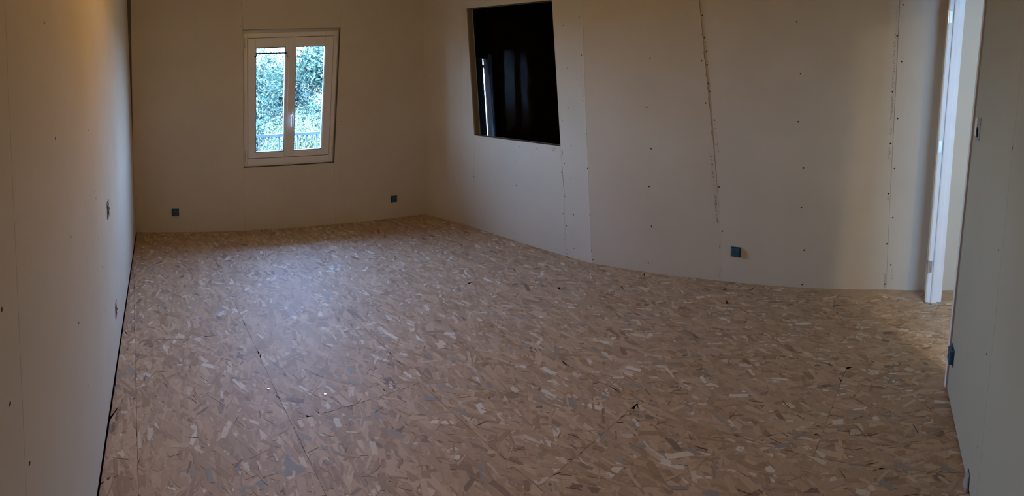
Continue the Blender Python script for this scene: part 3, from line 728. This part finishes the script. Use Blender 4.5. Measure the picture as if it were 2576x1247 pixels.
# a cabinet standing in the dark room
CBP = Plane((R[1].P(-2, 0, -2.0).x, R[1].P(-2, 0, -2.0).y), (R[1].P(3, 0, -2.0).x, R[1].P(3, 0, -2.0).y), IN)
cA = CBP.sz(1262, 240); cB = CBP.sz(1294, 240)
cab = empty('cabinet', CBP.P((cA[0]+cB[0])/2, .003, 0))
def cpart(name, s0, s1, z0, z1, d0, d1, mat):
    o = slab(name, CBP, [rect(s0, s1, z0, z1)], d0, d1, mat); o.parent = cab; o.matrix_parent_inverse = Matrix.Translation(-Vector(cab.location)); return o
zc = cB[1]
cpart('body', cA[0], cB[0]-.012, .003, zc-.03, 0, -.5, M_cab); cpart('top', cA[0]-.01, cB[0], zc-.03, zc, .01, -.5, M_cabedge); cpart('side_panel', cB[0]-.012, cB[0], .003, zc-.03, .004, -.5, M_cabedge)
cpart('door', cA[0]+.01, cB[0]-.02, .08, zc-.04, .018, .0, M_cab)
tag(cab, 'dark brown cabinet with pale edges in the dark room behind the opening', 'cabinet')

# balcony railing outside the window ------------------------------------------------------
rl = Plane((back.P(0, 0, -.50).x, back.P(0, 0, -.50).y), (back.P(Lb, 0, -.50).x, back.P(Lb, 0, -.50).y), IN)
rt = [rl.sz(645, 339.5), rl.sz(805, 330)]; rb_ = [rl.sz(645, 346), rl.sz(805, 338)]
ztop = (rt[0][1]+rt[1][1])/2; print('rail z', rt, rb_)
rail = empty('window_railing', rl.P(rt[0][0], ztop, 0))
def rpart(mb, name, bev=0): o = mb.build(name, M_iron, None, bev, smooth=not bev); o.parent = rail; o.matrix_parent_inverse = Matrix.Translation(-Vector(rail.location)); return o
k1 = (rt[1][1]-rt[0][1])/(rt[1][0]-rt[0][0]); sA, sB = rt[0][0]-.35, rt[1][0]+.35
def rz(s, off=0): return rt[0][1]+k1*(s-rt[0][0])+off
mb = MB(); hgt = rt[0][1]-rb_[0][1]
mb.hexa([rl.P(sA, rz(sA)-hgt, .02), rl.P(sB, rz(sB)-hgt, .02), rl.P(sB, rz(sB)-hgt, -.02), rl.P(sA, rz(sA)-hgt, -.02), rl.P(sA, rz(sA), .02), rl.P(sB, rz(sB), .02), rl.P(sB, rz(sB), -.02), rl.P(sA, rz(sA), -.02)])
rpart(mb, 'top_rail', .004)
mb = MB(); mb.tube([rl.P(sA, .12, 0), rl.P(sB, .12, 0)], .012, 8); rpart(mb, 'bottom_rail')
for x, wavy in ((603, 0), (627, 1), (652, 0), (677, 1), (702, 0), (726, 1), (749, 0), (773, 1), (797, 0), (821, 1), (845, 0)):
    s_ = rl.sz(x, 345)[0]; z1 = rz(s_)-hgt; z0 = .12; mb = MB()
    if wavy:
        pts = []
        for i in range(17):
            t = i/16; pts.append(rl.P(s_-.028*math.sin(t*2*math.pi)*(1 if t < .5 else .9), z1+(z0-z1)*t, 0))
        mb.tube(pts, .0085, 8)
    else: mb.tube([rl.P(s_, z1, 0), rl.P(s_, z0, 0)], .0095, 8)
    rpart(mb, 'baluster')
for s_ in (sA, sB):
    mb = MB(); mb.tube([rl.P(s_, rz(s_)-.02, 0), rl.P(s_, rz(s_)-.02, .1)], .012, 8); rpart(mb, 'wall_fixing')
tag(rail, 'blue grey metal railing with straight and wavy bars outside the window', 'railing')

# garden --------------------------------------------------------------------------------------
mb = MB(); gc = back.P(cs_, 0, -16); mb.box(gc.x-45, gc.x+45, gc.y-22, gc.y+60, -3.3, -3.0); gr = kind(mb.build('ground_garden', M_ground), 'structure')
def leaves(name, centres, radii, n, size, mat, parent, seed, shell=.55, elong=1.6):
    r = np.random.default_rng(seed); k = len(centres); w = np.array([a[0]*a[1]*a[2] for a in radii])**.67; w /= w.sum()
    idx = r.choice(k, n, p=w); C_ = np.array(centres)[idx]; Rr = np.array(radii)[idx]
    d = r.normal(size=(n, 3)); d /= np.linalg.norm(d, axis=1)[:, None]; rad = r.uniform(shell, 1.05, n)[:, None]
    P_ = C_+d*Rr*rad + r.normal(0, .06, (n, 3))
    a = r.normal(size=(n, 3)); a /= np.linalg.norm(a, axis=1)[:, None]; b = np.cross(a, r.normal(size=(n, 3))); b /= np.linalg.norm(b, axis=1)[:, None]
    sz = size*r.uniform(.6, 1.3, n)[:, None]
    V = np.stack([P_-a*sz*elong, P_-b*sz*.6, P_+a*sz*elong, P_+b*sz*.6], 1).reshape(-1, 3)
    me = bpy.data.meshes.new(name); me.vertices.add(4*n); me.vertices.foreach_set('co', V.ravel().astype(np.float32))
    me.loops.add(4*n); me.loops.foreach_set('vertex_index', np.arange(4*n, dtype=np.int32)); me.polygons.add(n); me.polygons.foreach_set('loop_start', np.arange(0, 4*n, 4, dtype=np.int32)); me.update()
    at = me.attributes.new('tone', 'FLOAT', 'POINT'); at.data.foreach_set('value', np.repeat(r.uniform(0, 1, n), 4).astype(np.float32)); me.materials.append(mat)
    o = bpy.data.objects.new(name, me); COL.objects.link(o); o.parent = parent; kind(o, 'stuff'); return o
def tree(x, y, dist, ztop, crown_r, mat, label, seed, n=9000, leaf=.05, trunk_r=.16, zlow=-1.8, group='trees beyond the railing'):
    r = random.Random(seed); d = ray(x, y); d.z = 0; d.normalize(); base = Vector((d.x*dist, d.y*dist, -3.0))
    t = empty('tree', base); mb = MB()
    pts = [Vector((0, 0, 0)), Vector((r.uniform(-.1, .1), .05, 1.4)), Vector((r.uniform(-.25, .25), -.05, 2.8)), Vector((r.uniform(-.3, .3), .1, ztop+3-1.0))]
    mb.tube(pts, [trunk_r, trunk_r*.8, trunk_r*.62, .03], 9); mb.build('trunk', M_bark, t, smooth=True)
    cs, rs = [], []
    h0, h1 = 3+zlow, 3+ztop
    for i in range(15):
        f = r.uniform(0, 1); z = h0+(h1-h0)*f; rad = crown_r*(math.sin(math.pi*min(1, .18+f*.8)))**.6
        an = r.uniform(0, 6.28); rr_ = rad*r.uniform(.25, .75); c = (rr_*math.cos(an), rr_*math.sin(an), z); cs.append(c); q_ = r.uniform(.38, .7)*crown_r*.62; rs.append((q_, q_, q_*.75))
        if i % 2 == 0:
            z0 = max(.8, z-1.0); k = z0/(h1); p0 = pts[1].lerp(pts[3], min(1, max(0, (z0-1.4)/(h1-2.4)))); mb = MB(); c_ = Vector(c)
            mb.tube([p0, p0.lerp(c_, .5)+Vector((0, 0, .12)), c_], [.06, .04, .015], 6); mb.build('branch', M_bark, t, smooth=True)
    leaves('foliage', cs, rs, n, leaf, mat, t, seed)
    tag(t, label, 'tree', group); return t
tree(655, 300, 13.2, 2.0, 1.6, M_leaf_blue, 'open blue green tree with visible trunk behind the left window pane', 3, 11000, .030, .13)
tree(815, 200, 13.5, 2.0, 1.9, M_leaf_dark, 'dense dark green tree filling the right window pane', 5, 30000, .034, .16)
tree(545, 200, 17, 1.7, 1.8, M_leaf_blue, 'pale green tree at the left edge of the left window pane', 9, 12000, .040, .15)
tree(712, 200, 21, 1.7, 2.3, M_leaf_dark, 'distant green tree behind the middle post of the window', 12, 22000, .046, .16)
tree(985, 200, 16, 1.9, 1.8, M_leaf_dark, 'dark green tree behind the right edge of the window', 15, 10000, .05, .16)
# curly willow
d = ray(775, 300); d.z = 0; d.normalize(); wb = Vector((d.x*10.5, d.y*10.5, -3.0)); wt = empty('willow', wb); r = random.Random(5)
mb = MB(); mb.tube([(0, 0, 0), (.05, 0, 1.5), (-.05, .05, 2.6), (.05, 0, 3.3)], [.1, .08, .06, .03], 8); mb.build('trunk', M_bark, wt, smooth=True)
VV, FF, TN = [], [], []; bm_ = MB()
for i in range(260):
    an = r.uniform(0, 6.28); h = r.uniform(2.2, 3.72)*(1 if r.random() < .8 else 1.03); reach = r.uniform(.25, 1.25)
    pts = []; ph = r.uniform(0, 6.28); drop = r.uniform(1.0, 2.2)
    for k in range(26):
        t = k/25; rad = reach*(1-(1-t)**2); z = h*(.72+.28*math.sin(min(1, t*2.6)*math.pi/2))-drop*max(0, t-.28)**1.3
        a2 = an+.12*math.sin(t*9+ph); pts.append(Vector((rad*math.cos(a2)+.05*math.sin(t*16+ph), rad*math.sin(a2)+.05*math.cos(t*14+ph), max(.3, z))))
    if i % 2 == 0: bm_.tube(pts[::3], .006, 3, False)
    for k in range(2, 26):
        for _ in range(3):
            p = pts[k]+Vector((r.gauss(0, .02), r.gauss(0, .02), r.gauss(0, .02))); a = Vector((r.gauss(0, .5), r.gauss(0, .5), -1+r.gauss(0, .5))).normalized()*r.uniform(.035, .065); b = a.cross(Vector((r.gauss(0, 1), r.gauss(0, 1), .2))).normalized()*.0085
            n0 = len(VV); VV += [p, p+a*.5+b, p+a, p+a*.5-b]; FF.append((n0, n0+1, n0+2, n0+3)); tv = r.random(); TN += [tv]*4
o = mesh_obj('foliage', VV, FF, M_leaf_willow, wt); at = o.data.attributes.new('tone', 'FLOAT', 'POINT'); at.data.foreach_set('value', TN); kind(o, 'stuff')
kind(bm_.build('twigs', M_bark, wt), 'stuff')
tag(wt, 'pale yellow green curly willow just behind the railing in the right pane', 'tree')
# distant house
d = ray(655, 300); d.z = 0; d.normalize(); hb_ = Vector((d.x*34, d.y*34, -3.0)); ho = empty('house', hb_); ho.rotation_euler = (0, 0, .5)
mb = MB(); mb.box(-4, 4, -3, 3, 0, 3.4); mb.build('wall', M_houseW, ho)
mb = MB(); mb.hexa([(-4.4, -3.4, 3.4), (4.4, -3.4, 3.4), (4.4, 3.4, 3.4), (-4.4, 3.4, 3.4), (-3.6, -.1, 4.9), (3.6, -.1, 4.9), (3.6, .1, 4.9), (-3.6, .1, 4.9)]); mb.build('roof', M_houseR, ho)
tag(ho, 'pale distant house glimpsed between the trees in the left pane', 'house')
